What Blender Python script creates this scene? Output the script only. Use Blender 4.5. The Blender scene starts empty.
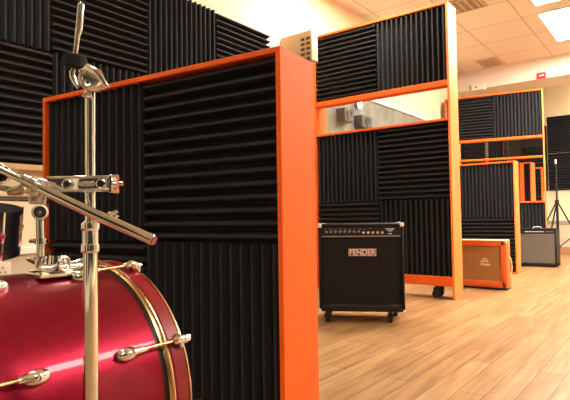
import bpy, bmesh, math, random
from math import sin, cos, pi, radians, sqrt
from mathutils import Vector, Matrix
random.seed(7)
S = bpy.context.scene
COL = bpy.context.collection

# ------------------------------------------------------------------ camera
F, PITCH, ROLL, YAW = 510.07, 0.0355, -0.0152, 0.6593
CAM = Vector((0, 0, 0.64))
fw = Vector((cos(PITCH)*cos(YAW), cos(PITCH)*sin(YAW), sin(PITCH)))
r0 = Vector((sin(YAW), -cos(YAW), 0)); u0 = r0.cross(fw)
rt = cos(ROLL)*r0 + sin(ROLL)*u0
up = cos(ROLL)*u0 - sin(ROLL)*r0
cd = bpy.data.cameras.new('camera'); cam = bpy.data.objects.new('camera', cd); COL.objects.link(cam)
cam.matrix_world = Matrix(((rt.x, up.x, -fw.x, 0), (rt.y, up.y, -fw.y, 0), (rt.z, up.z, -fw.z, CAM.z), (0, 0, 0, 1)))
cd.sensor_width = 36; cd.lens = 36*F/570; cd.clip_start = 0.02
S.camera = cam
def D(x, y, d): return CAM + (fw + rt*((x-285)/F) - up*((y-200)/F))*d     # a measured place, d metres ahead

# ------------------------------------------------------------------ materials
def mat(name, col, rough=0.5, metal=0.0, spec=0.5, noise=None, bump=None, coat=0, emit=None, estr=0):
    m = bpy.data.materials.new(name); m.use_nodes = True
    nt = m.node_tree; b = nt.nodes['Principled BSDF']
    b.inputs['Base Color'].default_value = (*col, 1)
    b.inputs['Roughness'].default_value = rough; b.inputs['Metallic'].default_value = metal
    b.inputs['Specular IOR Level'].default_value = spec
    b.inputs['Coat Weight'].default_value = coat; b.inputs['Coat Roughness'].default_value = 0.05
    if emit: b.inputs['Emission Color'].default_value = (*emit, 1); b.inputs['Emission Strength'].default_value = estr
    tc = nt.nodes.new('ShaderNodeTexCoord')
    if noise:
        sc, amt, stretch = noise
        mp = nt.nodes.new('ShaderNodeMapping'); mp.inputs['Scale'].default_value = stretch
        nz = nt.nodes.new('ShaderNodeTexNoise'); nz.inputs['Scale'].default_value = sc; nz.inputs['Detail'].default_value = 5
        cr = nt.nodes.new('ShaderNodeValToRGB')
        cr.color_ramp.elements[0].position = .3; cr.color_ramp.elements[1].position = .7
        cr.color_ramp.elements[0].color = (*[c*(1-amt) for c in col], 1)
        cr.color_ramp.elements[1].color = (*[min(1, c*(1+amt)) for c in col], 1)
        nt.links.new(tc.outputs['Object'], mp.inputs[0]); nt.links.new(mp.outputs[0], nz.inputs['Vector'])
        nt.links.new(nz.outputs['Fac'], cr.inputs[0]); nt.links.new(cr.outputs[0], b.inputs['Base Color'])
    if bump:
        sc, st = bump
        nb = nt.nodes.new('ShaderNodeTexNoise'); nb.inputs['Scale'].default_value = sc; nb.inputs['Detail'].default_value = 3
        bp = nt.nodes.new('ShaderNodeBump'); bp.inputs['Strength'].default_value = st; bp.inputs['Distance'].default_value = .003
        nt.links.new(tc.outputs['Object'], nb.inputs['Vector']); nt.links.new(nb.outputs['Fac'], bp.inputs['Height'])
        nt.links.new(bp.outputs[0], b.inputs['Normal'])
    return m
M = {}
M['foam'] = mat('charcoal_foam', (.0175, .018, .0235), .8, spec=.32, noise=(160, .35, (1, 1, 1)), bump=(260, .6))
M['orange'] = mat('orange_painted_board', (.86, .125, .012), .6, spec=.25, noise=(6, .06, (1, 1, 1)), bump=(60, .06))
M['pale_orange'] = mat('paler_orange_board', (.86, .225, .045), .5, noise=(5, .08, (1, 1, 1)))  # paler orange, used on the near end boards of several screens
M['wall'] = mat('cream_wall_paint', (.82, .73, .52), .8, noise=(3, .03, (1, 1, 1)), bump=(120, .08))
M['reflect_dark'] = mat('added_reflection_panel', (.022, .021, .022), .9, noise=(5, .1, (1, 1, 1)))  # near-black, for the unseen panels that the chrome reflects
M['greywall'] = mat('grey_wall_paint', (.42, .39, .33), .8, noise=(4, .04, (1, 1, 1)))
M['dado'] = mat('beige_dado_paint', (.62, .55, .42), .7, noise=(4, .04, (1, 1, 1)))
M['wood'] = mat('pale_wood_rail', (.55, .36, .18), .5, noise=(8, .15, (1, 8, 8)))
M['base'] = mat('brown_skirting', (.42, .22, .10), .5, noise=(8, .15, (8, 1, 8)))
M['railgrey'] = mat('grey_rail', (.36, .32, .25), .6)
M['whitepaint'] = mat('white_paint', (.90, .89, .84), .6)
M['chrome'] = mat('chrome', (.86, .90, .93), .07, metal=1, noise=(40, .05, (1, 1, 1)))
M['chrome_dull'] = mat('worn_chrome', (.72, .73, .72), .24, metal=1, noise=(90, .2, (1, 1, 1)))
M['dark_metal'] = mat('dark_metal', (.05, .045, .045), .35, metal=1)
M['felt'] = mat('black_felt', (.008, .008, .010), .95, bump=(300, .5))
M['black'] = mat('black_vinyl', (.010, .008, .009), .55, bump=(350, .5), spec=.3)
M['black_plain'] = mat('black_plastic', (.012, .011, .011), .4)
M['rubber'] = mat('black_rubber', (.015, .014, .013), .7)
M['grille_black'] = mat('black_grille_cloth', (.010, .008, .0085), .8, bump=(420, .8), spec=.3)
M['red'] = mat('wine_red_lacquer', (.25, .001, .022), .32, coat=.22, metal=.75, noise=(70, .12, (1, 1, 1)))
M['redhoop'] = mat('wine_red_hoop', (.22, .003, .014), .3, coat=.3)
M['tomblack'] = mat('black_lacquer', (.005, .006, .010), .35, coat=.1)
M['skin'] = mat('drum_head_film', (.80, .78, .72), .5)
M['brass'] = mat('brass_edge', (.80, .56, .32), .25, metal=1)
M['amp_orange'] = mat('orange_vinyl', (.80, .14, .02), .5, bump=(300, .3))
M['weave'] = mat('brown_basket_weave_cloth', (.40, .19, .06), .8, noise=(260, .4, (1, 1, 1)), bump=(400, .8))
M['cream'] = mat('cream_piping', (.85, .68, .42), .5)
M['silvergrille'] = mat('grey_sparkle_cloth', (.125, .105, .09), .7, noise=(300, .3, (1, 1, 1)), bump=(400, .6))
M['plate'] = mat('pale_pink_badge', (.80, .62, .54), .4)
M['badgered'] = mat('dark_red_badge', (.075, .016, .012), .4)
M['ink'] = mat('dark_lettering', (.03, .012, .012), .5)
M['white'] = mat('white_marks', (.85, .80, .75), .5)
M['greymark'] = mat('grey_marks', (.30, .26, .25), .5)
M['exit'] = mat('exit_red', (.60, .012, .02), .4, emit=(1, .03, .05), estr=.25)
M['beigebox'] = mat('beige_plastic', (.66, .42, .27), .5)
M['darkslot'] = mat('dark_slot', (.10, .06, .03), .7)
M['greyclad'] = mat('grey_wall_covering', (.20, .195, .17), .8, noise=(7, .3, (1, 1, 1)), bump=(200, .3))
M['greygrey'] = mat('mid_grey_fabric', (.09, .088, .08), .8)
M['maroon'] = mat('maroon_fabric', (.10, .02, .02), .8)
M['taupe'] = mat('taupe_grille', (.45, .36, .28), .7)
M['vent'] = mat('vent_metal', (.50, .43, .32), .5)
M['ventdark'] = mat('vent_dark', (.30, .23, .16), .6)
M['socket'] = mat('cream_socket_plastic', (.80, .76, .62), .4)
LC = (1.0, .90, .73)
M['diffuser'] = mat('lit_diffuser', (.9, .9, .85), .5, emit=LC, estr=55)
M['spotlit'] = mat('lit_lamp_glass', (.9, .9, .85), .5, emit=(1, .9, .75), estr=14)

g = bpy.data.materials.new('window_acrylic'); g.use_nodes = True; nt = g.node_tree
b = nt.nodes['Principled BSDF']; b.inputs['Roughness'].default_value = .02; b.inputs['IOR'].default_value = 1.49
b.inputs['Transmission Weight'].default_value = 1; b.inputs['Base Color'].default_value = (.93, .94, .92, 1)
M['glass'] = g

# ceiling : 0.6 m mineral tiles in a grid
def ceiling_mat():
    m = bpy.data.materials.new('mineral_ceiling_tiles'); m.use_nodes = True; nt = m.node_tree; b = nt.nodes['Principled BSDF']
    L = nt.links.new; N = nt.nodes.new
    tc = N('ShaderNodeTexCoord'); sp = N('ShaderNodeSeparateXYZ'); L(tc.outputs['Object'], sp.inputs[0])
    def line(out, off):
        a = N('ShaderNodeMath'); a.operation = 'ADD'; a.inputs[1].default_value = off; L(out, a.inputs[0])
        d = N('ShaderNodeMath'); d.operation = 'DIVIDE'; d.inputs[1].default_value = .6; L(a.outputs[0], d.inputs[0])
        f = N('ShaderNodeMath'); f.operation = 'FRACT'; L(d.outputs[0], f.inputs[0])
        s = N('ShaderNodeMath'); s.operation = 'SUBTRACT'; s.inputs[1].default_value = .5; L(f.outputs[0], s.inputs[0])
        q = N('ShaderNodeMath'); q.operation = 'ABSOLUTE'; L(s.outputs[0], q.inputs[0])
        c = N('ShaderNodeMath'); c.operation = 'GREATER_THAN'; c.inputs[1].default_value = .486; L(q.outputs[0], c.inputs[0])
        return c.outputs[0]
    mx = N('ShaderNodeMath'); mx.operation = 'MAXIMUM'; L(line(sp.outputs[0], .0), mx.inputs[0]); L(line(sp.outputs[1], .49), mx.inputs[1])
    nz = N('ShaderNodeTexNoise'); nz.inputs['Scale'].default_value = 2; nz.inputs['Detail'].default_value = 6; L(tc.outputs['Object'], nz.inputs['Vector'])
    cr = N('ShaderNodeValToRGB'); cr.color_ramp.elements[0].color = (.74, .72, .66, 1); cr.color_ramp.elements[1].color = (.80, .78, .72, 1); L(nz.outputs['Fac'], cr.inputs[0])
    mix = N('ShaderNodeMix'); mix.data_type = 'RGBA'; L(mx.outputs[0], mix.inputs[0]); L(cr.outputs[0], mix.inputs[6]); mix.inputs[7].default_value = (.56, .50, .42, 1)
    L(mix.outputs[2], b.inputs['Base Color']); b.inputs['Roughness'].default_value = .9
    return m
M['ceiling'] = ceiling_mat()

def floor_mat():
    m = bpy.data.materials.new('oak_strip_floor'); m.use_nodes = True; nt = m.node_tree; b = nt.nodes['Principled BSDF']
    L = nt.links.new; N = nt.nodes.new
    tc = N('ShaderNodeTexCoord')
    br = N('ShaderNodeTexBrick'); br.offset = .37; br.offset_frequency = 3
    br.inputs['Scale'].default_value = 1; br.inputs['Brick Width'].default_value = 1.15; br.inputs['Row Height'].default_value = .095
    br.inputs['Mortar Size'].default_value = .002; br.inputs['Mortar Smooth'].default_value = .3; br.inputs['Bias'].default_value = 0
    br.inputs['Color1'].default_value = (.315, .175, .08, 1); br.inputs['Color2'].default_value = (.42, .26, .13, 1); br.inputs['Mortar'].default_value = (.09, .045, .02, 1)
    L(tc.outputs['Object'], br.inputs['Vector'])
    mp = N('ShaderNodeMapping'); mp.inputs['Scale'].default_value = (1.2, 16, 1); L(tc.outputs['Object'], mp.inputs[0])
    nz = N('ShaderNodeTexNoise'); nz.inputs['Scale'].default_value = 2.2; nz.inputs['Detail'].default_value = 6; nz.inputs['Distortion'].default_value = .5; L(mp.outputs[0], nz.inputs['Vector'])
    cr = N('ShaderNodeValToRGB'); cr.color_ramp.elements[0].color = (.62, .52, .42, 1); cr.color_ramp.elements[0].position = .28
    cr.color_ramp.elements[1].color = (1.12, 1.08, 1.0, 1); cr.color_ramp.elements[1].position = .62; L(nz.outputs['Fac'], cr.inputs[0])
    mu = N('ShaderNodeMix'); mu.data_type = 'RGBA'; mu.blend_type = 'MULTIPLY'; mu.inputs[0].default_value = 1
    L(br.outputs['Color'], mu.inputs[6]); L(cr.outputs[0], mu.inputs[7]); L(mu.outputs[2], b.inputs['Base Color'])
    b.inputs['Roughness'].default_value = .34
    bp = N('ShaderNodeBump'); bp.inputs['Strength'].default_value = .15; bp.inputs['Distance'].default_value = .002
    L(nz.outputs['Fac'], bp.inputs['Height']); L(bp.outputs[0], b.inputs['Normal'])
    return m
M['floor'] = floor_mat()

# ------------------------------------------------------------------ mesh helpers
class MB:
    def __init__(s): s.bm = bmesh.new()
    def box(s, a, b, bev=0, seg=1, mtx=None):
        t = bmesh.new(); bmesh.ops.create_cube(t, size=1)
        a, b = Vector(a), Vector(b)
        for v in t.verts:
            v.co = Vector(((a.x+b.x)/2 + v.co.x*(b.x-a.x), (a.y+b.y)/2 + v.co.y*(b.y-a.y), (a.z+b.z)/2 + v.co.z*(b.z-a.z)))
        if bev: bmesh.ops.bevel(t, geom=t.edges[:], offset=bev, segments=seg, affect='EDGES', profile=.6)
        if mtx: t.transform(mtx)
        s.add(t); return s
    def add(s, t):
        me = bpy.data.meshes.new('t'); t.to_mesh(me); t.free(); s.bm.from_mesh(me); bpy.data.meshes.remove(me)
    def tube(s, pts, r, seg=20, cap=True):
        pts = [Vector(p) for p in pts]; n = len(pts); rs = r if isinstance(r, (list, tuple)) else [r]*n
        prev = None; rings = []
        for i, p in enumerate(pts):
            d = (pts[min(i+1, n-1)] - pts[max(i-1, 0)]).normalized()
            if prev is None:
                q = Vector((0, 0, 1)) if abs(d.z) < .9 else Vector((1, 0, 0)); a = d.cross(q).normalized()
            else: a = (prev - d*prev.dot(d)).normalized()
            prev = a; c = d.cross(a)
            rings.append([s.bm.verts.new(p + a*rs[i]*cos(2*pi*k/seg) + c*rs[i]*sin(2*pi*k/seg)) for k in range(seg)])
        for i in range(n-1):
            for k in range(seg):
                s.bm.faces.new((rings[i][k], rings[i][(k+1) % seg], rings[i+1][(k+1) % seg], rings[i+1][k]))
        if cap: s.bm.faces.new(rings[0][::-1]); s.bm.faces.new(rings[-1])
        return s
    def lathe(s, c, axis, prof, seg=32):     # prof: (distance along axis, radius); closed caps where radius > 0
        axis = Vector(axis).normalized(); c = Vector(c)
        q = Vector((0, 0, 1)) if abs(axis.z) < .9 else Vector((1, 0, 0)); a = axis.cross(q).normalized(); b2 = axis.cross(a)
        rings = [[s.bm.verts.new(c + axis*h + a*r*cos(2*pi*k/seg) + b2*r*sin(2*pi*k/seg)) for k in range(seg)] for h, r in prof]
        for i in range(len(prof)-1):
            for k in range(seg):
                s.bm.faces.new((rings[i][k], rings[i][(k+1) % seg], rings[i+1][(k+1) % seg], rings[i+1][k]))
        if prof[0] != prof[-1]:
            s.bm.faces.new(rings[0][::-1]); s.bm.faces.new(rings[-1])
        else: bmesh.ops.remove_doubles(s.bm, verts=rings[0]+rings[-1], dist=1e-6)
        return s
    def ring(s, c, axis, R, r, seg=32, m=10):
        return s.lathe(c, axis, [(r*sin(2*pi*j/m), R + r*cos(2*pi*j/m)) for j in range(m)] + [(0, R + r)], seg)
    def build(s, name, m, parent=None, smooth=40):
        bmesh.ops.recalc_face_normals(s.bm, faces=s.bm.faces[:])
        me = bpy.data.meshes.new(name); s.bm.to_mesh(me); s.bm.free()
        if smooth:
            for p in me.polygons: p.use_smooth = True
            me.set_sharp_from_angle(angle=radians(smooth))
        o = bpy.data.objects.new(name, me); COL.objects.link(o)
        me.materials.append(M[m] if isinstance(m, str) else m)
        if parent: o.parent = parent
        return o
def tag(o, label, cat, group=None):
    o['label'] = label; o['category'] = cat
    if group: o['group'] = group
    return o
def thing(name, label, cat, loc=(0, 0, 0), rz=0, group=None):
    o = bpy.data.objects.new(name, None); COL.objects.link(o); o.location = loc; o.rotation_euler = (0, 0, rz); o.empty_display_size = .1
    return tag(o, label, cat, group)
def struct(mb, name, m, smooth=0):
    o = mb.build(name, m, smooth=smooth); o['kind'] = 'structure'; return o
def text(s, name, size, m, parent, loc, rot, ext=.0008, shear=0, bold=0, sx=1):
    cu = bpy.data.curves.new(name, 'FONT'); cu.body = s; cu.size = size; cu.extrude = ext; cu.align_x = 'CENTER'; cu.align_y = 'CENTER'; cu.shear = shear; cu.offset = bold
    t = bpy.data.objects.new(name, cu); COL.objects.link(t); bpy.context.view_layer.update()
    me = bpy.data.meshes.new_from_object(t.evaluated_get(bpy.context.evaluated_depsgraph_get())); COL.objects.unlink(t); bpy.data.objects.remove(t)
    me.transform(Matrix.Rotation(pi/2, 4, 'X') @ Matrix.Diagonal((sx, 1, 1, 1)))          # upright, readable from -Y
    o = bpy.data.objects.new(name, me); COL.objects.link(o); me.materials.append(M[m]); o.parent = parent; o.location = loc; o.rotation_euler = (0, 0, rot)
    return o

# wedge foam facing local -X, ribs along z ('v') or along y ('h'); origin at low corner
def foam_mb(y0, y1, z0, z1, ori, xb=.055, xt=.008, n=14):
    mb = MB(); bm = mb.bm
    A0, A1, B0, B1 = (y0, y1, z0, z1) if ori == 'v' else (z0, z1, y0, y1)
    n = max(1, round(n*(A1-A0)/.6)); w = (A1-A0)/n; prof = [(A0, xb)]
    xv = xt + (xb-xt)*.86
    for i in range(n):
        a = A0 + i*w
        prof += [(a + w*.15, xv), (a + w*.39, xt), (a + w*.61, xt), (a + w*.85, xv)]
    prof.append((A1, xb))
    def P(a, x, bb): return bm.verts.new((x, a, bb) if ori == 'v' else (x, bb, a))
    r = [[P(a, x, bb) for a, x in prof] for bb in (B0, B1)]
    for i in range(len(prof)-1): bm.faces.new((r[0][i], r[0][i+1], r[1][i+1], r[1][i]))
    bm.faces.new((r[0][0], r[1][0], r[1][-1], r[0][-1]))
    for q in r: bm.faces.new(q)
    return mb

# ------------------------------------------------------------------ room
X0, X1, Y0, Y1, H = -2.6, 9.2, -3.6, 2.66, 2.8
struct(MB().box((X0-.1, Y0-.1, -.1), (X1+.1, Y1+.1, 0)), 'floor', 'floor')
struct(MB().box((X0-.1, Y0-.1, H), (X1+.1, Y1+.1, H+.1)), 'ceiling', 'ceiling')
struct(MB().box((X0-.1, Y1, 0), (X1+.1, Y1+.1, H)), 'wall_left', 'wall')
struct(MB().box((X0-.1, Y0-.1, 0), (X1+.1, Y0, H)), 'wall_right', 'wall')
struct(MB().box((X1, Y0, 0), (X1+.1, Y1, H)), 'wall_far', 'wall')
struct(MB().box((X0-.1, Y0, 0), (X0, Y1, H)), 'wall_back', 'wall')
struct(MB().box((7.7, Y0, 2.51), (8.25, Y1, H), .004), 'beam', 'whitepaint').name = 'trim_1'
struct(MB().box((X0, Y1-.012, .115), (X1, Y1, .475)), 'trim_2', 'dado')
struct(MB().box((X0, Y1-.03, .475), (X1, Y1, .515), .006), 'trim_3', 'whitepaint')
struct(MB().box((X1-.012, Y0, .115), (X1, Y1-.012, .475)), 'trim_4', 'dado')
struct(MB().box((X1-.03, Y0, .475), (X1, Y1-.03, .535), .006), 'trim_5', 'railgrey')
struct(MB().box((X0, Y1-.045, .90), (2.3, Y1, .935), .006), 'trim_6', 'wood')
struct(MB().box((X0, Y1-.025, 0), (X1, Y1, .115), .004), 'baseboard_left', 'base')
struct(MB().box((X1-.025, Y0, 0), (X1, Y1-.025, .115), .004), 'baseboard_far', 'base')
struct(MB().box((4.05, Y1-.03, .55), (7.0, Y1, 1.90)), 'trim_7', 'greyclad')
struct(MB().box((4.05, Y1-.05, 1.90), (7.0, Y1, 1.93), .003), 'trim_8', 'whitepaint')

n_ = 9  # unseen dark panels, added so the chrome picks up dark bands
for y in (-3.5, -2.35, -1.2, .35):
    struct(MB().box((X0, y, .2), (X0+.05, y+1.08, 2.72), .005), 'trim_%d' % n_, 'reflect_dark'); n_ += 1
for x in (-2.5, -1.2, .1, 1.9, 3.9, 6.0):
    struct(MB().box((x, Y0, .2), (x+1.2, Y0+.05, 2.72), .005), 'trim_%d' % n_, 'reflect_dark'); n_ += 1
# wall foam squares, left wall
tw = .61
row = ['v', 'h', 'v', 'h']
names_up = ['upright ribbed black foam square high on left wall, at far left edge of photo',
            'level ribbed black foam square on left wall behind the cymbal stand tip',
            'upright ribbed black foam square on left wall above middle of nearest orange screen',
            'level ribbed black foam square ending the wall foam beside bright bare wall']
names_lo = ['level ribbed black foam square on left wall just above the wooden rail',
            'upright ribbed black foam square on left wall right behind the cymbal tilter',
            'lower upright ribbed foam square on left wall hidden behind nearest screen',
            'last lower ribbed foam square on left wall behind nearest screen']
for i in range(4):
    for j, (z0, z1) in enumerate(((.937, 1.542), (1.545, 2.15))):
        ori = row[i] if j else ('h' if i in (0, 3) else 'v')
        xr = 1.37 + i*tw
        o = foam_mb(0, tw-.003, 0, z1-z0, ori, xb=.10, xt=.050).build('acoustic_foam_square', 'foam', smooth=0)
        o.location = (xr, Y1-.101, z0); o.rotation_euler = (0, 0, pi/2)
        tag(o, (names_up if j else names_lo)[i], 'acoustic foam', 'foam squares on the left wall')
# far wall foam
for j, ori in enumerate(('h', 'h')):
    for k in range(2):
        y1 = 1.68 - k*.605
        o = foam_mb(-.6, 0, 0, .6, ori).build('acoustic_foam_square', 'foam', smooth=0)
        o.location = (X1-.056, y1, 1.02 + j*.605)
        tag(o, '%s %s black foam square on far wall behind the tripod stand' % (('lower', 'upper')[j], ('left', 'right')[k]), 'acoustic foam', 'foam squares on the far wall')

# ------------------------------------------------------------------ orange screens
def caster(parent, x, y, top, r=.030):
    m = MB().box((x-.03, y-.03, top-.004), (x+.03, y+.03, top)).tube([(x, y, top-.004), (x, y, top-.02)], .012)
    m.box((x-.018, y-.022, r), (x-.014, y+.022, top-.018)).box((x+.014, y-.022, r), (x+.018, y+.022, top-.018)).box((x-.018, y-.022, top-.022), (x+.018, y+.022, top-.018))
    c = m.build('caster', 'dark_metal', parent)
    MB().lathe((x-.012, y+.006, r), (1, 0, 0), [(0, r-.006), (.002, r), (.022, r), (.024, r-.006)], 24).build('wheel', 'rubber', c)
def screen(label, loc, yaw, L, Ht, rails, foams, windows=(), T=.22, t=.018, feet=None, core=(), RD=.10, end='orange'):
    root = thing('acoustic_screen', label, 'acoustic screen', loc, yaw, 'orange framed foam screens')
    zb = 0.0
    for y in (0, L-t):
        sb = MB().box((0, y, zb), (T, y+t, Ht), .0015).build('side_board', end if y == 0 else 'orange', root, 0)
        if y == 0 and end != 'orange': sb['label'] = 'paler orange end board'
    MB().box((0, t, Ht-t), (T, L-t, Ht), .0015).build('top_board', 'orange', root, 0)
    for z0, z1 in rails: MB().box((0, t, z0), (RD if z0 > 1 else T, L-t, z1), .0015).build('rail', 'orange', root, 0)
    for y0, y1, z0, z1, ori in foams: foam_mb(y0+.001, y1-.001, z0+.001, z1-.001, ori).build('foam_panel', 'foam', root, 0)
    for y0, y1, z0, z1 in core: MB().box((.0555, y0, z0), (.066, y1, z1)).build('backing_board', 'black_plain', root, 0)
    for y0, y1, z0, z1 in windows: MB().box((.055, y0, z0), (.059, y1, z1)).build('window_pane', 'glass', root, 0)
    if feet:
        for x in (.05, T-.05):
            for y in (.16, L-.16): caster(root, x, y, feet)
    return root
t = .018
def pair(L, z0, z1, far, near):
    h = L/2; return [(t, h, z0, z1, near), (h, L-t, z0, z1, far)]
# 1 nearest
L = 1.222; Ht = 1.178; zr = Ht-t-.6
screen('nearest and largest looking orange screen with black foam, behind the red drum', (1.236, .969, 0), .1102, L, Ht,
       [(.0, t)], pair(L, zr, Ht-t, 'v', 'h') + pair(L, t, zr, 'h', 'v'), core=[(t, L-t, t, Ht-t)])
# 2 middle tall on casters
L = 1.25; x = 3.85
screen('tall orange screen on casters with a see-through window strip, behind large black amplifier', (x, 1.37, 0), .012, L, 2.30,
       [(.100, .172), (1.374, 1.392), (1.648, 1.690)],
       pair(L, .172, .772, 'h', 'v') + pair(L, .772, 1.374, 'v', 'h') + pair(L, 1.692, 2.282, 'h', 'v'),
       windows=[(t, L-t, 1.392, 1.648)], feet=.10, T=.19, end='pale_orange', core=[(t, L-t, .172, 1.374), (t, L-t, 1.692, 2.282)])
# 3 low
L = 1.2
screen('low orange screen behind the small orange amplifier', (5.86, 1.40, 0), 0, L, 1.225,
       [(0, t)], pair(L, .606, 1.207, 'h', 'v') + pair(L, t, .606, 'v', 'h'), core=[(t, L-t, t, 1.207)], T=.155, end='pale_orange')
# 4 tall far
L = 1.236
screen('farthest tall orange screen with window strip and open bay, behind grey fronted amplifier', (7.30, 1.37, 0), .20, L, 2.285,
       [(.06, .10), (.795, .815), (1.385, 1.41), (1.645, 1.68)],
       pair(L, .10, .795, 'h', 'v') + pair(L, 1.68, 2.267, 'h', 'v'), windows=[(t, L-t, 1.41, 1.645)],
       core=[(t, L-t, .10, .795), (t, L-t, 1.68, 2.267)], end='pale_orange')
# behind the open bay
L = .84
screen('narrow orange screen in shade seen through the open bay, left one', (7.66, 1.755, 0), 0, L, 1.37,
       [(0, t)], [(t, L-t, t, .68, 'h'), (t, L-t, .68, 1.352, 'v')], core=[(t, L-t, t, 1.352)], T=.20)
L = .93
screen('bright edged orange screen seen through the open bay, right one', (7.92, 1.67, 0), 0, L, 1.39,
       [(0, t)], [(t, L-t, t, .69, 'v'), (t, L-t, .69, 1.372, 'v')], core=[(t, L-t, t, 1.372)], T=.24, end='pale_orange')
L = 1.0
screen('low orange screen of level ribbed foam farthest back in the open bay', (8.20, 1.585, 0), 0, L, 1.33,
       [(0, t)], [(t, L-t, t, .7, 'h'), (t, L-t, .7, 1.312, 'h')], core=[(t, L-t, t, 1.312)], T=.08)
for (nm, xx, yy, z, ori, wd, lab) in (
        ('acoustic_foam_square', X1, 2.29, 1.02, 'h', .60, 'lower level ribbed black foam square on far wall seen through the open bay'),
        ('acoustic_foam_square', X1, 2.29, 1.49, 'v', .60, 'upright ribbed black foam square on far wall seen through farthest window strip, right one'),
        ('acoustic_foam_square', X1, 2.62, 1.02, 'h', .325, 'narrow level ribbed foam piece in the far left corner of the far wall'),
        ('acoustic_foam_square', X1, 2.62, 1.49, 'v', .325, 'narrow upright ribbed foam piece seen through farthest window strip, left one')):
    o = foam_mb(-wd+.003, 0, 0, .467 if ori == 'h' else .60, ori).build(nm, 'foam', smooth=0)
    o.location = (xx-.056, yy, z); tag(o, lab, 'acoustic foam', 'foam squares on the far wall')
for k in range(2):
    o = foam_mb(0, .597, 0, .6, 'h').build('acoustic_foam_square', 'foam', smooth=0)
    o.location = (8.50+k*.60, Y1-.056, 1.36); o.rotation_euler = (0, 0, pi/2)
    tag(o, 'level ribbed foam square on left wall at far corner, ' + ('nearer one', 'farther one')[k], 'acoustic foam', 'foam squares on the left wall')

# ------------------------------------------------------------------ Fender-type combo (large black amplifier)
def corner(mb, x, y, z, dx, dy, dz, s=.035):
    mb.box((min(x, x+dx*s), min(y, y+dy*.012), min(z, z+dz*.004))if 0 else (min(x-dx*.003, x+dx*s), min(y-dy*.003, y+dy*s), min(z-dz*.003, z+dz*s)),
           (max(x-dx*.003, x+dx*s), max(y-dy*.003, y+dy*s), max(z-dz*.003, z+dz*s)), .006, 2)
a0 = D(319.5, 311, 3.10); a1 = D(405.5, 312, 3.02)
dv = Vector((a1.x-a0.x, a1.y-a0.y)); rz = math.atan2(dv.y, dv.x); W = dv.length
amp = thing('guitar_amplifier', 'large black amplifier on casters with a pale name badge, before tall screen', 'amplifier', (a0.x, a0.y, 0), rz)
zt, zb, dp = .60, .072, .30
cab = MB()
cab.box((0, .0, zb), (.016, dp, zt), .004).box((W-.016, 0, zb), (W, dp, zt), .004).box((0, 0, zt-.016), (W, dp, zt), .004).box((0, 0, zb), (W, dp, zb+.016), .004).box((.01, dp-.016, zb+.01), (W-.01, dp-.002, zt-.01))
cab.build('cabinet', 'black', amp)
MB().box((.016, .014, zb+.04), (W-.016, .022, zt-.080), .003).build('speaker_grille', 'grille_black', amp)
MB().box((.016, .006, zb+.016), (W-.016, .016, zb+.042), .004).build('bottom_strip', 'black_plain', amp)
pan = MB().box((.016, .008, zt-.072), (W-.016, .016, zt-.016), .002).build('control_panel', 'black_plain', amp)
MB().box((.02, .006, zt-.080), (W-.02, .012, zt-.073)).build('trim_strip', 'greymark', amp)
for k in range(13):
    xx = .05 + k*.028
    lit = 8 <= k
    MB().lathe((xx, .008, zt-(.055 if lit else .048)), (0, -1, 0), [(0, .0075), (.008, .0075), (.010, .005)], 16).build('knob', 'greymark' if not lit else 'plate', pan)
for k in range(10):
    MB().box((.035+k*.03, .0062, zt-.031-(k % 3)*.003), (.035+k*.03+.014+.004*(k % 2), .0079, zt-.028-(k % 3)*.003)).build('panel_mark', 'greymark', pan, 0)
for k, (xa, xb_, zz) in enumerate(((.425, .475, .034), (.438, .465, .045), (.44, .462, .062))):
    MB().box((W-.53+xa, .0060, zt-zz-.003), (W-.53+xb_, .0079, zt-zz+.003)).build('model_marking', 'white', pan, 0)
bx0, bx1, bz0, bz1 = .178, .350, zt-.200, zt-.148
bd = MB().box((bx0, .009, bz0), (bx1, .014, bz1), .003).build('name_badge', 'badgered', amp)
e_ = .0035
fr = MB()
for q in (((bx0+.004, bz1-.008), (bx1-.004, bz1-.005)), ((bx0+.004, bz0+.005), (bx1-.004, bz0+.008)), ((bx0+.004, bz0+.005), (bx0+.007, bz1-.005)), ((bx1-.007, bz0+.005), (bx1-.004, bz1-.005))):
    fr.box((q[0][0], .0078, q[0][1]), (q[1][0], .0092, q[1][1]))
fr.build('badge_border', 'plate', bd, 0)
text('FENDER', 'badge_lettering', .046, 'plate', bd, ((bx0+bx1)/2, .0085, (bz0+bz1)/2-.0005), 0, bold=.0012, sx=.93)
for (x, y, z, dx, dy, dz) in ((0, 0, zt, 1, 1, -1), (W, 0, zt, -1, 1, -1), (0, 0, zb, 1, 1, 1), (W, 0, zb, -1, 1, 1), (0, dp, zt, 1, -1, -1), (W, dp, zt, -1, -1, -1), (W, dp, zb, -1, -1, 1), (0, dp, zb, 1, -1, 1)):
    m = MB(); corner(m, x, y, z, dx, dy, dz, .022 if z == zt else .014); m.build('corner_cap', 'white', amp)
for (x, y) in ((.045, .05), (W-.085, .05), (.045, dp-.05), (W-.045, dp-.05)): caster(amp, x, y, zb, .027)

# ------------------------------------------------------------------ orange amplifier
oa = thing('guitar_amplifier', 'small bright orange amplifier with brown cloth front, before the low screen', 'amplifier', (4.55, 1.60, 0), -pi/2)
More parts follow.
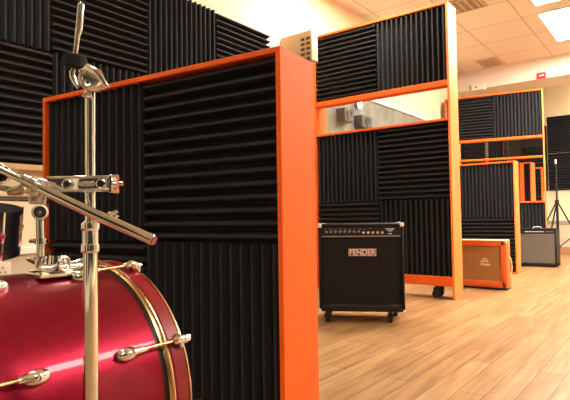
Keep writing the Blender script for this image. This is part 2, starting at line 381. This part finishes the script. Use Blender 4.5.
# local x runs to the right in the photo, local y into depth
W2, z0, z1, dp = .427, .022, .420, .12
c = MB()
c.box((0, 0, z0), (.048, dp, z1), .006, 2).box((W2-.048, 0, z0), (W2, dp, z1), .006, 2).box((.01, 0, z1-.045), (W2-.01, dp, z1), .006, 2).box((.01, 0, z0), (W2-.01, dp, z0+.052), .006, 2).box((.02, dp-.02, z0+.01), (W2-.02, dp-.004, z1-.01))
c.build('cabinet', 'amp_orange', oa)
MB().box((.046, .012, z0+.05), (W2-.046, .02, z1-.043)).build('speaker_grille', 'weave', oa)
p = MB()
for (xa, za, xb2, zb2) in ((.048, z1-.048, W2-.048, z1-.045), (.048, z0+.052, W2-.048, z0+.055), (.048, z0+.052, .051, z1-.045), (W2-.051, z0+.052, W2-.048, z1-.045)):
    p.box((xa, .004, za), (xb2, .012, zb2))
p.build('piping', 'base', oa, 0)
MB().box((0.004, -.003, z1-.004), (W2-.004, dp, z1+.006), .003).build('top_edging', 'cream', oa)
for x in (0, W2):
    m = MB(); corner(m, x, 0, z1+.004, 1 if x == 0 else -1, 1, -1, .024); m.build('corner_cap', 'cream', oa)
MB().box((.0, .0, .006), (W2, dp, z0), .003).build('base_strip', 'black_plain', oa)
lg = MB(); cx_, cz_ = .245, .235
for r_, w_ in ((.026, .005), (.012, .004)):
    lg.tube([(cx_ + r_*cos(a), .008, cz_ + .006 + r_*sin(a)*.85) for a in [pi*k/14 for k in range(15)]], w_*.6, 8)
lg.tube([(cx_-.033, .008, cz_+.006), (cx_-.02, .008, cz_), (cx_, .008, cz_+.004), (cx_+.02, .008, cz_), (cx_+.033, .008, cz_+.006)], .0028, 8)
em = lg.build('crest_emblem', 'cream', oa)
text('Orange', 'emblem_lettering', .030, 'cream', oa, (cx_, .0085, cz_-.020), 0, ext=.002, shear=.25, bold=.0012)
MB().tube([(W2+.002+.024*sin(a), .06, .20+.085*cos(a)) for a in [pi*k/20 for k in range(21)]], .004, 10).build('side_handle', 'cream', oa)

# ------------------------------------------------------------------ grey fronted amplifier
ga = thing('guitar_amplifier', 'black amplifier with grey cloth front standing farthest back, before the open bay', 'amplifier', (6.80, 1.62, 0), -pi/2)
W3, z0, z1, dp = .435, .014, .468, .23
c = MB()
c.box((0, 0, z0), (.02, dp, z1), .006, 2).box((W3-.02, 0, z0), (W3, dp, z1), .006, 2).box((0, 0, z1-.02), (W3, dp, z1), .006, 2).box((0, 0, z0), (W3, dp, z0+.035), .006, 2).box((.01, dp-.02, z0+.01), (W3-.01, dp-.004, z1-.01))
c.build('cabinet', 'black', ga)
MB().box((.018, .008, z0+.033), (W3-.018, .018, z1-.07)).build('speaker_grille', 'silvergrille', ga)
pn = MB().box((.018, .006, z1-.066), (W3-.018, .02, z1-.018), .003).build('control_panel', 'black_plain', ga)
for k in range(9):
    MB().lathe((.10+k*.024, .006, z1-.040), (0, -1, 0), [(0, .0065), (.008, .0065), (.009, .004)], 12).build('knob', 'white', pn)
for k in range(3): MB().box((.325+k*.027, .004, z1-.042), (.345+k*.027, .006, z1-.037)).build('panel_mark', 'greymark', pn, 0)
MB().box((.018, .004, z1-.074), (W3-.018, .010, z1-.069)).build('trim_strip', 'greymark', ga)
MB().tube([(.165, .09, z1-.002), (.172, .09, z1+.014), (.19, .09, z1+.019), (.235, .09, z1+.019), (.253, .09, z1+.014), (.26, .09, z1-.002)], .006, 10).build('handle', 'white', ga)
for x in (.04, W3-.04):
    for y in (.04, dp-.04): MB().lathe((x, y, 0), (0, 0, 1), [(0, .012), (.014, .016)], 16).build('foot', 'rubber', ga)

# ------------------------------------------------------------------ tripod stand far right
sx, sy = 8.62, 1.475
st = thing('tripod_stand', 'black tripod stand before the foam on the far wall', 'stand', (sx, sy, 0))
MB().tube([(0, 0, .12), (0, 0, .82)], .019, 16).build('lower_tube', 'black_plain', st)
MB().tube([(0, 0, .82), (0, 0, 1.40)], .013, 16).build('upper_tube', 'black_plain', st)
MB().tube([(0, 0, .785), (0, 0, .85)], .030, 16).build('collar', 'black_plain', st)
MB().tube([(0, 0, .12), (0, 0, .17)], .030, 16).build('lower_collar', 'black_plain', st)
for k in range(3):
    a = radians((-52, 128, 32)[k])
    ca, sa = cos(a), sin(a)
    lgm = MB().tube([(.02*ca, .02*sa, .80), (.44*ca, .44*sa, .02)], .011, 12).build('leg', 'black_plain', st)
    MB().tube([(.425*ca, .425*sa, .045), (.447*ca, .447*sa, .006)], .015, 12).build('rubber_foot', 'rubber', lgm)
    MB().tube([(.02*ca, .02*sa, .145), (.27*ca, .27*sa, .335)], .008, 10).build('brace', 'black_plain', st)
MB().box((-.012, -.012, 1.40), (.012, .012, 1.47), .003).build('top_clip', 'white', st)

# ------------------------------------------------------------------ small wall and ceiling things
def lamp(x0, x1, y0, y1, label, pw=1.0):
    o = thing('ceiling_light', label, 'ceiling light', (x0, y0, H), 0, 'ceiling light panels')
    w, d = x1-x0, y1-y0
    m = MB(); f = .015
    m.box((0, 0, -.018), (w, f, -.0005)).box((0, d-f, -.018), (w, d, -.0005)).box((0, f, -.018), (f, d-f, -.0005)).box((w-f, f, -.018), (w, d-f, -.0005))
    m.build('frame', 'whitepaint', o, 0)
    MB().box((f, f, -.012), (w-f, d-f, -.002)).build('diffuser', 'diffuser', o, 0)
lamp(5.15, 5.70, .50, 1.12, 'glowing ceiling light nearest the top right corner, cut by top edge')
lamp(5.95, 7.05, .50, 1.15, 'long glowing ceiling light at the right edge of the photo')
lamp(3.3, 3.9, 1.55, 2.15, 'ceiling light above the tall screen, out of frame')
for (a, b_) in ((2.2, -2.1), (3.9, -.7), (6.3, -1.6)):
    lamp(a, a+1.2, b_-.3, b_+.3, 'ceiling light in the open part of the room, out of frame')
lamp(.55, .95, 1.75, 2.15, 'small light added above the drums to brighten the left wall, out of frame')  # unseen lamp, added to brighten the left wall and drum top
lamp(8.4, 9.0, -.1, .5, 'light added past the white beam to brighten the far wall, out of frame')  # unseen lamp, added to lift the dim wall beyond the beam
lamp(4.1, 4.7, .62, 1.22, 'ceiling light between the tall screen and the camera, out of frame')
lamp(-1.0, -.4, -1.4, -.8, 'light added behind the camera to light the nearest screen, out of frame')  # unseen lamp, added to light the nearest screen's foam and the chrome
def vent(x0, x1, y0, y1, label):
    o = thing('ceiling_vent', label, 'vent', (x0, y0, H), 0, 'ceiling vents'); w, d = x1-x0, y1-y0
    m = MB(); f = .03
    m.box((0, 0, -.015), (w, f, -.0005)).box((0, d-f, -.015), (w, d, -.0005)).box((0, f, -.015), (f, d-f, -.0005)).box((w-f, f, -.015), (w, d-f, -.0005)).build('frame', 'vent', o, 0)
    MB().box((f, f, -.004), (w-f, d-f, -.0006)).build('duct_opening', 'ventdark', o, 0)
    for k in range(4):
        y = f + (d-2*f)*(k+.5)/4
        MB().box((f, y-.012, -.012), (w-f, y+.012, -.005)).build('slat', 'vent', o, 0)
vent(5.05, 5.39, 1.50, 1.85, 'square slatted ceiling vent cut by the top edge, right of the tall screen')
vent(7.25, 7.62, 1.93, 2.20, 'small flat ceiling vent just before the white beam')
ex = thing('exit_sign', 'small red lit sign with white marks below the white beam', 'sign', (7.69, 1.452, 2.515))
MB().box((-.03, -.055, -.01), (-.004, .055, .07), .005).build('sign_box', 'exit', ex)
MB().box((-.032, -.035, .020), (-.0295, -.005, .042)).box((-.032, .002, .018), (-.0295, .025, .040)).build('white_pictogram', 'white', ex, 0)
MB().tube([(-.012, .0, .08), (-.012, 0, .11)], .008, 10).box((-.02, -.02, .10), (.01, .02, .115)).build('bracket', 'whitepaint', ex)
el = thing('emergency_light', 'small white box with a dark lens on the white beam above the farthest tall screen', 'light', (7.68, 2.36, 2.52))
MB().box((-.05, -.16, -.04), (.02, .05, .06), .006).build('housing', 'whitepaint', el)
MB().box((-.056, .03, -.035), (-.049, .05, .04)).build('side_strip', 'ventdark', el, 0)
MB().lathe((-.05, -.04, .005), (-1, 0, 0), [(0, .016), (.008, .014)], 16).build('lens', 'greymark', el)
# beige box on the wall above the nearest screen
wb = thing('wall_heater', 'beige box with dark slots on the left wall above nearest screen end', 'wall unit', (3.40, Y1, 2.02))
MB().box((0, -.33, -.10), (.09, 0, .165), .02, 3).build('housing', 'beigebox', wb)
for k in range(5):
    for q in range(2):
        MB().box((-.003, -.31+q*.055, -.085+k*.042), (.002, -.272+q*.055, -.063+k*.042)).build('vent_slot', 'darkslot', wb, 0)

# round lamp and dark things seen through the window strip
rl = thing('wall_spotlight', 'small round bright lamp seen through the window of the tall screen', 'lamp', (4.62, Y1-.03, 1.80))
MB().lathe((0, 0, 0), (0, -1, 0), [(0, .03), (.03, .03), (.045, .042)], 24).build('lamp_body', 'greymark', rl)
MB().lathe((0, -.045, 0), (0, -1, 0), [(0, .040), (.01, .034), (.016, .018)], 24).build('lens', 'spotlit', rl)
for i, (x, z, w, h, lab) in enumerate(((4.32, 1.64, .17, .13, 'left'), (4.68, 1.62, .22, .13, 'right'))):
    o = thing('wall_speaker', 'dark grey wall speaker seen through the tall screen window, %s of two' % lab, 'speaker', (x, Y1-.03, z), 0, 'dark speakers seen through the window')
    MB().box((-w/2, -.10, -h/2), (w/2, 0, h/2), .012, 2).build('cabinet', 'greygrey', o)
    MB().lathe((-.0, -.10, 0), (0, -1, 0), [(0, h*.38), (.006, h*.36), (.002, h*.25), (-.0+.001, .01)], 20).build('speaker_cone', 'black_plain', o)
bk = thing('wall_speaker', 'maroon box with pointed taupe top seen at right end of the window', 'speaker', (7.20, Y1, 1.98))
MB().box((-.12, -.22, -.14), (.12, 0, .14), .008).build('cabinet', 'maroon', bk)
MB().lathe((0, -.12, .14), (0, 0, 1), [(0, .085), (.10, .075), (.18, .045), (.21, .02)], 20).build('cap', 'taupe', bk)
# socket on the left wall
so = thing('wall_socket', 'cream double wall socket low on the left wall, at left edge', 'socket', (1.10, Y1-.012, .40))
MB().box((-.07, -.010, -.035), (.075, 0, .045), .003, 2).build('plate', 'socket', so)
hl = MB()
for cx in (-.03, .035):
    for dx, dz in ((0, .018), (-.012, -.006), (.012, -.006)): hl.box((cx+dx-.003, -.0108, dz-.004), (cx+dx+.003, -.0098, dz+.004))
hl.build('socket_holes', 'darkslot', so, 0)

# ------------------------------------------------------------------ bass drum
CX, CY, CZ, R = .705, 1.07, .272, .262
XL = .285
bd = thing('bass_drum', 'glossy wine red bass drum lying on its side at the lower left', 'drum', ((CX+XL)/2, CY, 0))
off = Vector(((CX+XL)/2, CY, 0))
def dl(p): return Vector(p) - off
c0 = dl((XL, CY, CZ)); LN = CX-XL
MB().lathe(c0, (1, 0, 0), [(.03, R-.006), (.03, R), (LN-.053, R), (LN-.053, R-.006), (.03, R-.006)], 96).build('shell', 'red', bd)
for hname, a, b_ in (('hoop', 0, .030), ('hoop', LN-.033, LN+.003)):
    MB().lathe(c0, (1, 0, 0), [(a, R-.004), (a, R+.008), (a+.003, R+.011), (b_-.003, R+.011), (b_, R+.008), (b_, R-.004), (a, R-.004)], 96).build('hoop', 'redhoop', bd)
MB().lathe(c0, (1, 0, 0), [(LN-.053, R-.006), (LN-.0525, R+.001), (LN-.046, R+.001), (LN-.045, R-.006), (LN-.053, R-.006)], 96).build('head_collar', 'black_plain', bd)
MB().lathe(c0, (1, 0, 0), [(LN-.046, R-.004), (LN-.046, R+.006), (LN-.043, R+.008), (LN-.040, R+.005), (LN-.037, R+.010), (LN-.033, R+.009), (LN-.033, R-.004), (LN-.046, R-.004)], 96).build('head_rim', 'brass', bd)
MB().lathe(c0, (1, 0, 0), [(LN+.001, R+.008), (LN+.001, R+.0125), (LN+.0045, R+.0125), (LN+.006, R+.009), (LN+.004, R+.006), (LN+.001, R+.008)], 96).build('hoop_edge', 'brass', bd)
MB().lathe(c0, (1, 0, 0), [(LN-.026, R-.003), (LN-.024, R-.003)], 96).build('drum_head', 'skin', bd)
MB().lathe(c0, (1, 0, 0), [(.018, R-.003), (.020, R-.003)], 96).build('drum_head', 'skin', bd)
def surf(x, th, rr): return Vector((x, CY - rr*cos(th), CZ + rr*sin(th))) - off
def oval(mb, x, th, L_, w_, h_):
    n = Vector((0, -cos(th), sin(th))); tn = Vector((0, sin(th), cos(th))); ex_ = Vector((1, 0, 0))
    t_ = bmesh.new(); bmesh.ops.create_uvsphere(t_, u_segments=20, v_segments=12, radius=1)
    c = surf(x, th, R + h_*.2)
    for v in t_.verts: v.co = c + ex_*v.co.x*L_ + tn*v.co.y*w_ + n*v.co.z*h_
    mb.add(t_)
for k in range(8):
    th = radians(26 + 45*k)
    for side in (0, 1):
        xh = CX-.012 if side else XL+.012; xl = CX-.125 if side else XL+.125; sg = 1 if side else -1
        m = MB(); oval(m, xl, th, .024, .014, .016)
        lugo = m.build('lug', 'chrome', bd)
        MB().tube([surf(xl+sg*.008, th, R+.014), surf(xl+sg*.036, th, R+.017)], [.008, .006], 12).build('lug_nut', 'chrome', lugo)
        MB().tube([surf(xl+sg*.03, th, R+.017), surf(xh+sg*.012, th, R+.022)], .0030, 10).build('tension_rod', 'brass', bd)
        m = MB()
        tn = Vector((0, sin(th), cos(th)))
        m.tube([surf(xh-sg*.014, th, R+.020), surf(xh, th, R+.024), surf(xh+sg*.020, th, R+.020), surf(xh+sg*.022, th, R+.002)], [.007, .010, .010, .007], 12)
        m.tube([surf(xh+sg*.004, th, R+.018) - tn*.016, surf(xh+sg*.004, th, R+.020), surf(xh+sg*.004, th, R+.018) + tn*.016], [.004, .008, .004], 10)
        m.build('claw_hook', 'chrome', bd)
# spurs so that the drum stands
for y, s in ((CY-.20, -1), (CY+.20, 1)):
    MB().tube([dl((CX-.10, CY+s*.22, CZ-.13)), dl((CX-.02, CY+s*.36, .004))], [.009, .006], 12).build('spur', 'chrome', bd)
# mount bracket on top and L post
TOP = CZ+R
tm = MB()
m0 = Vector((.545, 1.02, TOP+.002)) - off
tm.box(m0+Vector((-.05, -.03, -.008)), m0+Vector((.05, .03, .006)), .004, 2)
tm.tube([m0+Vector((0, 0, 0)), m0+Vector((0, 0, .035))], [.022, .018], 20)
tm.tube([m0+Vector((-.045, -.02, .012)), m0+Vector((.04, -.02, .012))], .007, 12)
tm.tube([m0+Vector((.03, 0, .012)), m0+Vector((.06, -.01, .022)), m0+Vector((.085, -.02, .014))], [.006, .008, .006], 12)
brk = tm.build('tom_mount', 'chrome', bd)
MB().ring(m0+Vector((0.0, -.028, .018)), (.3, -1, 0), .014, .004).build('mount_eyelet', 'chrome', brk)
pst = D(41.5, 262, 1.10) - off; ptp = D(40, 212, 1.10) - off
post = MB().tube([(pst.x, pst.y, TOP-.004-off.z), (ptp.x, ptp.y, ptp.z)], .0085, 20).build('tom_post', 'chrome', bd)
mz = pst + (ptp-pst)*.42
MB().tube([mz-Vector((0, 0, .006)), mz+Vector((0, 0, .006))], .013, 20).tube([mz+rt*-.024, mz+rt*.014], .0045, 10).build('memory_lock', 'chrome', post)
bl = MB().tube([pst+Vector((0, 0, -.012)), pst+Vector((0, 0, .012))], .014, 20)
bl.tube([pst+rt*-.030+up*.006, pst+rt*-.012, pst+rt*.016+up*.008, pst+rt*.022+up*.016], [.004, .007, .006, .004], 10).build('wing_bolt', 'chrome', post)
nrm = (CAM - (ptp+off)).normalized()
m = MB().lathe(ptp-nrm*.016, nrm, [(0, .013), (.003, .017), (.028, .017), (.033, .013), (.030, .010), (.030, .002)], 32)
m.build('tilter_joint', 'socket', post)
m = MB().ring(ptp+nrm*.017, nrm, .010, .0022).ring(ptp+nrm*.017, nrm, .005, .0016); m.build('joint_gear', 'dark_metal', post)
q1 = D(39, 199, 1.10)-off; q2 = D(-30, 197, 1.10)-off
MB().box((-.018, -.010, -.011), (.018, .010, .011), .003, 2, Matrix.Translation(q1) @ Matrix.Rotation(YAW-pi/2, 4, 'Z')).build('joint_block', 'chrome_dull', post)
MB().tube([q1, q2], .0065, 16).build('holder_arm', 'chrome', post)

# ------------------------------------------------------------------ black tom at left edge
tc_ = D(-44, 229, 1.16)
tom = thing('rack_tom', 'small black tom drum at the left edge above the red drum', 'drum', tc_)
ax = (Vector((0, 0, 1)) + rt*.12 - fw*.10).normalized(); TR, TH = .128, .10
cc = ax*(-TH/2)
MB().lathe(cc, ax, [(0, TR-.005), (0, TR), (TH, TR), (TH, TR-.005), (0, TR-.005)], 64).build('shell', 'tomblack', tom)
MB().lathe(cc, ax, [(TH+.001, TR-.004), (TH+.003, TR-.004)], 64).build('drum_head', 'tomblack', tom)
MB().lathe(cc, ax, [(-.003, TR-.004), (-.001, TR-.004)], 64).build('drum_head', 'tomblack', tom)
for a in (-.004, TH-.008): MB().lathe(cc, ax, [(a, TR), (a, TR+.005), (a+.012, TR+.005), (a+.012, TR), (a, TR)], 64).build('hoop', 'tomblack', tom)
e1 = (rt - ax*rt.dot(ax)).normalized(); e2 = ax.cross(e1)
for k in range(6):
    th = radians(-18 + 60*k); rr = e1*cos(th) + e2*sin(th)
    lgc = MB().tube([cc + rr*(TR+.003) + ax*(TH*.36), cc + rr*(TR+.005) + ax*(TH*.60)], [.006, .009], 12).build('lug', 'chrome', tom)
    MB().tube([cc + rr*(TR+.008) + ax*(-.004), cc + rr*(TR+.008) + ax*(TH+.004)], .003, 8).build('tension_rod', 'chrome', tom)

# ------------------------------------------------------------------ cymbal stand
dS = .80
pb = D(90.5, 250, dS); base = Vector((pb.x, pb.y, 0))
cs = thing('cymbal_stand', 'tall chrome cymbal stand with a long angled arm, before nearest screen', 'cymbal stand', base)
def cl(x, y, d=dS): return D(x, y, d) - base
ztop = D(89, 92, dS).z; zcol = pb.z
MB().tube([(0, 0, .05), (0, 0, zcol-.002)], .0112, 28).build('lower_tube', 'chrome', cs)
MB().tube([(0, 0, zcol), (0, 0, ztop)], .0080, 24).build('upper_tube', 'chrome', cs)
MB().lathe((0, 0, zcol-.004), (0, 0, 1), [(0, .0125), (.003, .0145), (.012, .0145), (.014, .0125), (.034, .0125), (.038, .0145), (.046, .0145), (.050, .0095)], 28).build('collar', 'chrome', cs, 20)
w0 = cl(100, 221); w1 = cl(110, 216); w2 = cl(118, 212)
MB().tube([w0, w1], .0045, 12).tube([w1+up*.006-fw*.002, w1, w2+up*.002], [.003, .005, .003], 10).tube([w1-up*.005, w1+rt*.008-up*.002, w2-up*.004], [.003, .0045, .003], 10).build('wing_bolt', 'chrome', cs)
for k in range(3):
    a = radians((-90, 180, 10)[k]); ca, sa = cos(a), sin(a)
    lo = MB().tube([(.015*ca, .015*sa, .24), (.16*ca, .16*sa, .12), (.27*ca, .27*sa, .012)], .006, 12).build('leg', 'chrome', cs)
    MB().tube([(.255*ca, .255*sa, .03), (.278*ca, .278*sa, .004)], .010, 12).build('rubber_foot', 'rubber', lo)
    MB().tube([(.012*ca, .012*sa, .07), (.16*ca, .16*sa, .12)], .004, 10).build('brace', 'chrome', cs)
MB().tube([(0, 0, .225), (0, 0, .26)], .017, 20).build('leg_collar', 'chrome', cs)
# small clamp below tilter
MB().tube([cl(84, 95), cl(93, 94)], .0050, 12).tube([cl(83, 97), cl(86, 93)], .003, 8).build('lock_screw', 'chrome', cs)
# tilter
tcn = cl(91, 79, dS-.006)
n1 = (-(fw) + rt*.25).normalized()
tl = MB().lathe(tcn - n1*.010, n1, [(0, .015), (.003, .0185), (.014, .0185), (.018, .014), (.016, .011), (.016, .004)], 32).build('tilter', 'chrome_dull', cs)
MB().ring(tcn + n1*.008, n1, .0135, .0022).build('tilter_rim', 'chrome', tl)
for k in range(6):
    a = k*pi/3; v = rt*cos(a)*.009 + up*sin(a)*.009
    MB().tube([tcn + n1*.005 + v, tcn + n1*.010 + v], .0024, 8).build('gear_tooth', 'chrome', tl)
MB().tube([cl(80, 70), cl(88, 67.5, dS-.02), cl(98, 73, dS-.03), cl(106, 86, dS-.03)], [.003, .006, .0065, .003], 12).build('tilter_wing', 'chrome', cs)
MB().tube([cl(95, 91, dS-.02), cl(102, 88, dS-.03), cl(109, 85.5, dS-.03)], [.003, .004, .002], 12).build('wing_screw', 'chrome', cs)
MB().tube([cl(80, 88), cl(76, 83), cl(72.5, 77), cl(72, 71)], [.0045, .005, .0045, .004], 12).build('rod_elbow', 'chrome', cs)
r1, r2, r3 = cl(72.5, 76), cl(77.5, 36), cl(81, 5)
MB().tube([r1, cl(75, 58), r2, cl(79, 30), r3], [.0035, .0035, .0042, .0055, .0052], 14).lathe(r3, (r3-r2), [(0, .0052), (.002, .0045), (.004, .002)], 14).build('cymbal_rod', 'chrome_dull', cs)
axr = (r3-r1).normalized(); fc = cl(75.3, 61)
MB().lathe(fc - axr*.011, axr, [(0, .014), (.002, .0165), (.018, .0165), (.020, .014)], 28).build('felt', 'felt', cs)
# multi clamp
mc = cl(91, 184, dS-.012)
R4 = Matrix.Rotation(YAW-pi/2, 4, 'Z')
MT = Matrix.Translation(mc) @ R4
s_ = dS/F
clp = MB().box((-42*s_, -.006, -7.2*s_), (19*s_, .004, 7.2*s_), .002, 2, MT).box((-42*s_, .016, -7.2*s_), (19*s_, .026, 7.2*s_), .002, 2, MT).build('multi_clamp', 'chrome', cs)
rb = MB().box((-42*s_, -.0085, 5.6*s_), (19*s_, -.004, 7.8*s_), .001, 1, MT).box((-42*s_, -.0085, -7.8*s_), (19*s_, -.004, -5.6*s_), .001, 1, MT).box((-10*s_, -.011, -2.5*s_), (5*s_, -.005, 2.5*s_), .002, 1, MT).build('clamp_ribs', 'chrome_dull', clp)
for px in (-21, 12):
    c = mc + R4 @ Vector((px*s_, -.006, -.3*s_)); fn = R4 @ Vector((0, -1, 0))
    MB().lathe(c, fn, [(0, .0088), (.004, .0085), (.005, .0065), (.0035, .006), (.0035, .0005)], 6).build('bolt', 'chrome_dull', clp)
    MB().lathe(c+fn*.003, fn, [(0, .0050), (.0045, .0045), (.005, .0022)], 16).build('bolt_head', 'dark_metal', clp)
MB().box((19*s_, -.008, -9*s_), (22.5*s_, .024, 8.5*s_), .001, 1, MT).build('clamp_plate', 'chrome', clp)
hx = MB(); 
for zz in (6.0, -6.5): hx.tube([mc + R4 @ Vector((22*s_, .004, zz*s_)), mc + R4 @ Vector((26*s_, .004, zz*s_))], .0052, 6)
hx.tube([mc + R4 @ Vector((20*s_, .004, 0)), mc + R4 @ Vector((30.5*s_, .004, 0))], .0035, 10)
hx.build('clamp_screws', 'chrome', clp)
MB().tube([mc + R4 @ Vector((-43*s_, .008, .5*s_)), mc + R4 @ Vector((-52*s_, .008, 3*s_)), mc + R4 @ Vector((-62*s_, .006, 1*s_))], [.0055, .0065, .004], 18).build('clamp_knuckle', 'chrome_dull', clp)
# angled boom arm
b0, b1, b2, b3 = cl(152.5, 240, .72), cl(88, 211, .745), cl(33, 185, .77), cl(-25, 158, .79)
MB().tube([b0, b1, b2-(b2-b1)*.05], .0078, 28).lathe(b0, b0-b1, [(0, .0078), (.002, .006)], 28).build('boom_tube', 'chrome', cs)
MB().lathe(b0+(b0-b1).normalized()*.001, b0-b1, [(0, .0068), (.0022, .0066)], 24).build('end_plug', 'redhoop', cs)
MB().tube([b2-(b2-b1)*.08, b3], .0052, 20).build('boom_rod', 'chrome', cs)
jn = cl(31, 183, .765)
j = MB().tube([jn-(b1-b2).normalized()*.012, jn+(b1-b2).normalized()*.012], .0095, 20).tube([jn-up*.020, jn+up*.008], [.004, .007], 14)
j.tube([jn+rt*-.006-up*.012, jn+rt*.012-up*.018], .005, 10).tube([jn-up*.01-rt*.014, jn-up*.014-rt*.034], [.008, .005], 12)
j.build('boom_joint', 'chrome_dull', cs)
wc = cl(2, 174, .80)
MB().lathe(wc, -fw + rt*.3, [(0, .014), (.008, .013), (.010, .009), (.007, .007), (.007, .001)], 28).build('round_knob', 'dark_metal', cs)
MB().ring(wc-fw*.006, -fw + rt*.3, .013, .003).build('knob_ring', 'chrome', cs)
MB().tube([cl(16, 171), cl(12, 176)], .006, 12).tube([cl(-20, 184, .80), cl(24, 192, .79)], .0045, 12).build('side_rod', 'chrome_dull', cs)

# ------------------------------------------------------------------ light and view
w = bpy.data.worlds.new('world'); S.world = w; w.use_nodes = True
w.node_tree.nodes['Background'].inputs[0].default_value = (.9, .75, .55, 1); w.node_tree.nodes['Background'].inputs[1].default_value = .1
S.view_settings.view_transform = 'Standard'; S.view_settings.look = 'None'; S.view_settings.gamma = 1; S.view_settings.use_curve_mapping = False
S.view_settings.exposure = 0.12
